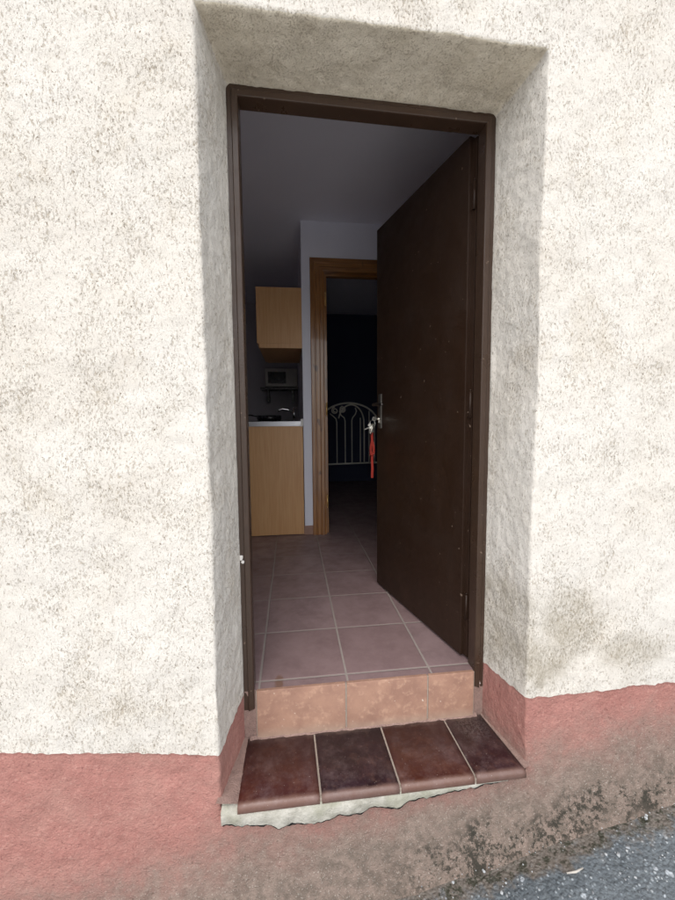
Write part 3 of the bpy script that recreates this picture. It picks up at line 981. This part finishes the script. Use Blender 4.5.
def bed():
    Y = 3.2
    root = empty('bed_end', (.86, Y, 0))
    tag(root, 'white metal bed end with scrolled arch in the dark room', 'bed end')
    off = (-.86, -Y, 0)
    cxb, zr = .865, .425
    W = .385
    arch = [(cxb+W*math.cos(t), Y, .78+.375*math.sin(t)**.8 if math.sin(t) > 0 else .78) for t in np.linspace(0, PI, 40)]
    m = MB()
    m.tube([(cxb+W, Y, 0)] + arch + [(cxb-W, Y, 0)], .0105, 10)
    o = m.build('hoop', M['bedmetal'], root); o.location = off
    m = MB(); m.tube([(cxb-W, Y, zr), (cxb+W, Y, zr+.012)], .010, 10)
    o = m.build('rail', M['bedmetal'], root); o.location = off
    # inner arch from the second spindle to the fifth
    m = MB()
    pts = [(1.053, Y, zr+.01), (1.053, Y, .80), (1.050, Y, .89)]
    pts += [(.895+.155*math.cos(t), Y, .92+.215*math.sin(t)) for t in np.linspace(.15, PI-.25, 24)]
    o = None
    m.tube(pts, .0085, 8)
    o = m.build('inner_arch', M['bedmetal'], root); o.location = off
    def spiral(cx, cz, r0, r1, a0, a1, n=26):
        return [(cx+(r0+(r1-r0)*k/n)*math.cos(a0+(a1-a0)*k/n), Y, cz+(r0+(r1-r0)*k/n)*math.sin(a0+(a1-a0)*k/n)) for k in range(n+1)]
    for cx, cz, r, sgn in ((.700, 1.065, .040, 1), (.792, 1.075, .036, -1)):
        m = MB(); m.tube(spiral(cx, cz, r, .012, PI*.5, PI*.5+sgn*3.2*PI), .0065, 8)
        o = m.build('scroll', M['bedmetal'], root); o.location = off
    paths = [[(.56, zr), (.56, .99)], [(.722, zr), (.722, .93), (.712, .97), (.68, 1.00), (.64, 1.03)],
             [(.822, zr), (.822, .94), (.812, .98), (.775, 1.01), (.757, 1.05), (.765, 1.10), (.79, 1.12)],
             [(.903, zr), (.903, .95), (.915, .985), (.945, 1.02), (.96, 1.06), (.945, 1.10)],
             [(1.006, zr), (1.006, .98)], [(1.112, zr), (1.112, 1.06)], [(1.18, zr), (1.18, .99)]]
    for p in paths:
        m = MB(); m.tube([(x, Y, z) for x, z in p], .0068, 8)
        o = m.build('spindle', M['bedmetal'], root); o.location = off
bed()

# ------------------------------------------------------------------ litter on the street edge
def grit():
    m = MB()
    rnd = random.Random(3)
    for k in range(1000):
        x = rnd.uniform(-1.2, 2.4)
        y = -.29 - abs(rnd.gauss(0, .14))
        s = rnd.choice((.0012, .0016, .0018, .002, .0025, .004))*rnd.uniform(.7, 1.3)
        z = gz(x) + .004
        if y > -.32: z += .012
        t = bmesh.new(); bmesh.ops.create_icosphere(t, subdivisions=1, radius=s)
        for v in t.verts:
            v.co = Vector((v.co.x*rnd.uniform(.7, 1.4), v.co.y*rnd.uniform(.7, 1.4), v.co.z*.6)) + Vector((x, y, z))
        m.merge(t, 0 if rnd.random() < .6 else 1, False)
    o = m.build('grit', [simple('pale_grit', (.42, .44, .45), .8, var=.3, scale=200), simple('grey_grit', (.22, .23, .24), .8, var=.3, scale=200)])
    tag(o, 'loose pale grit scattered on the asphalt along the wall', kind='stuff')
grit()
m = MB(); zt = gz(1.02)+.016
m.tube([(.985, -.375, zt), (1.01, -.38, zt+.006), (1.04, -.372, zt+.004)], [.0022, .003, .002], 6)
tag(m.build('twig', simple('dry_twig', (.50, .47, .42), .8)), 'short pale dry twig lying at the foot of the wall', 'twig')
m = MB()
for k, (dx, dy, a) in enumerate(((0, 0, .3), (.012, .006, 1.4), (-.010, .009, 2.6))):
    c = Vector((.655+dx, -.385+dy, gz(.655)+.012+.003*k))
    u = Vector((math.cos(a), math.sin(a), .35)); w = Vector((-math.sin(a), math.cos(a), 0))
    m.prism([c-u*.010, c+w*.005, c+u*.012, c-w*.005], (0, 0, .0008))
tag(m.build('leaf_sprig', simple('yellow_green_leaf', (.22, .22, .035), .6)), 'tiny yellow green leaf sprig on the asphalt below the step', 'leaf')

# ------------------------------------------------------------------ light, camera
w = bpy.data.worlds.new('World'); S.world = w; w.use_nodes = True
nt = w.node_tree
bg = nt.nodes['Background']
sky = nt.nodes.new('ShaderNodeTexSky'); sky.sky_type = 'NISHITA'; sky.sun_disc = False
EL, AZ = math.radians(55), math.radians(200)           # azimuth clockwise from +Y
sky.sun_elevation = EL; sky.sun_rotation = AZ
sky.air_density = 1.0; sky.dust_density = 3.0; sky.ozone_density = 1.0
hs = nt.nodes.new('ShaderNodeHueSaturation'); hs.inputs['Saturation'].default_value = .40
nt.links.new(sky.outputs[0], hs.inputs['Color']); nt.links.new(hs.outputs[0], bg.inputs[0])
bg.inputs[1].default_value = .13
sl = bpy.data.lights.new('sun', 'SUN'); sl.energy = 1.0; sl.angle = math.radians(140); sl.color = (1, .985, .965)
so = bpy.data.objects.new('sun', sl); COL.objects.link(so)
dirv = Vector((math.sin(AZ)*math.cos(EL), math.cos(AZ)*math.cos(EL), math.sin(EL)))
so.rotation_euler = dirv.to_track_quat('Z', 'Y').to_euler(); so.location = dirv*20

cam = bpy.data.cameras.new('camera'); co = bpy.data.objects.new('camera', cam); COL.objects.link(co)
cx_, cy_, cz_, yaw, pitch, roll, f = .1891, -1.326, .9718, .1185, -.0821, -.0084, 381.9
fw = Vector((math.sin(yaw)*math.cos(pitch), math.cos(yaw)*math.cos(pitch), math.sin(pitch)))
r = fw.cross(Vector((0, 0, 1))).normalized(); u = r.cross(fw)
c, s = math.cos(roll), math.sin(roll)
r2 = c*r + s*u; u2 = -s*r + c*u
from mathutils import Matrix
mat = Matrix(((r2.x, u2.x, -fw.x, cx_), (r2.y, u2.y, -fw.y, cy_), (r2.z, u2.z, -fw.z, cz_), (0, 0, 0, 1)))
co.matrix_world = mat
cam.sensor_fit = 'HORIZONTAL'; cam.sensor_width = 36; cam.lens = f/675*36
cam.clip_start = .02; cam.clip_end = 600
S.camera = co
S.view_settings.view_transform = 'Standard'; S.view_settings.look = 'None'; S.view_settings.gamma = 1
S.view_settings.exposure = 0.9
S.cycles.max_bounces = 10; S.cycles.diffuse_bounces = 6
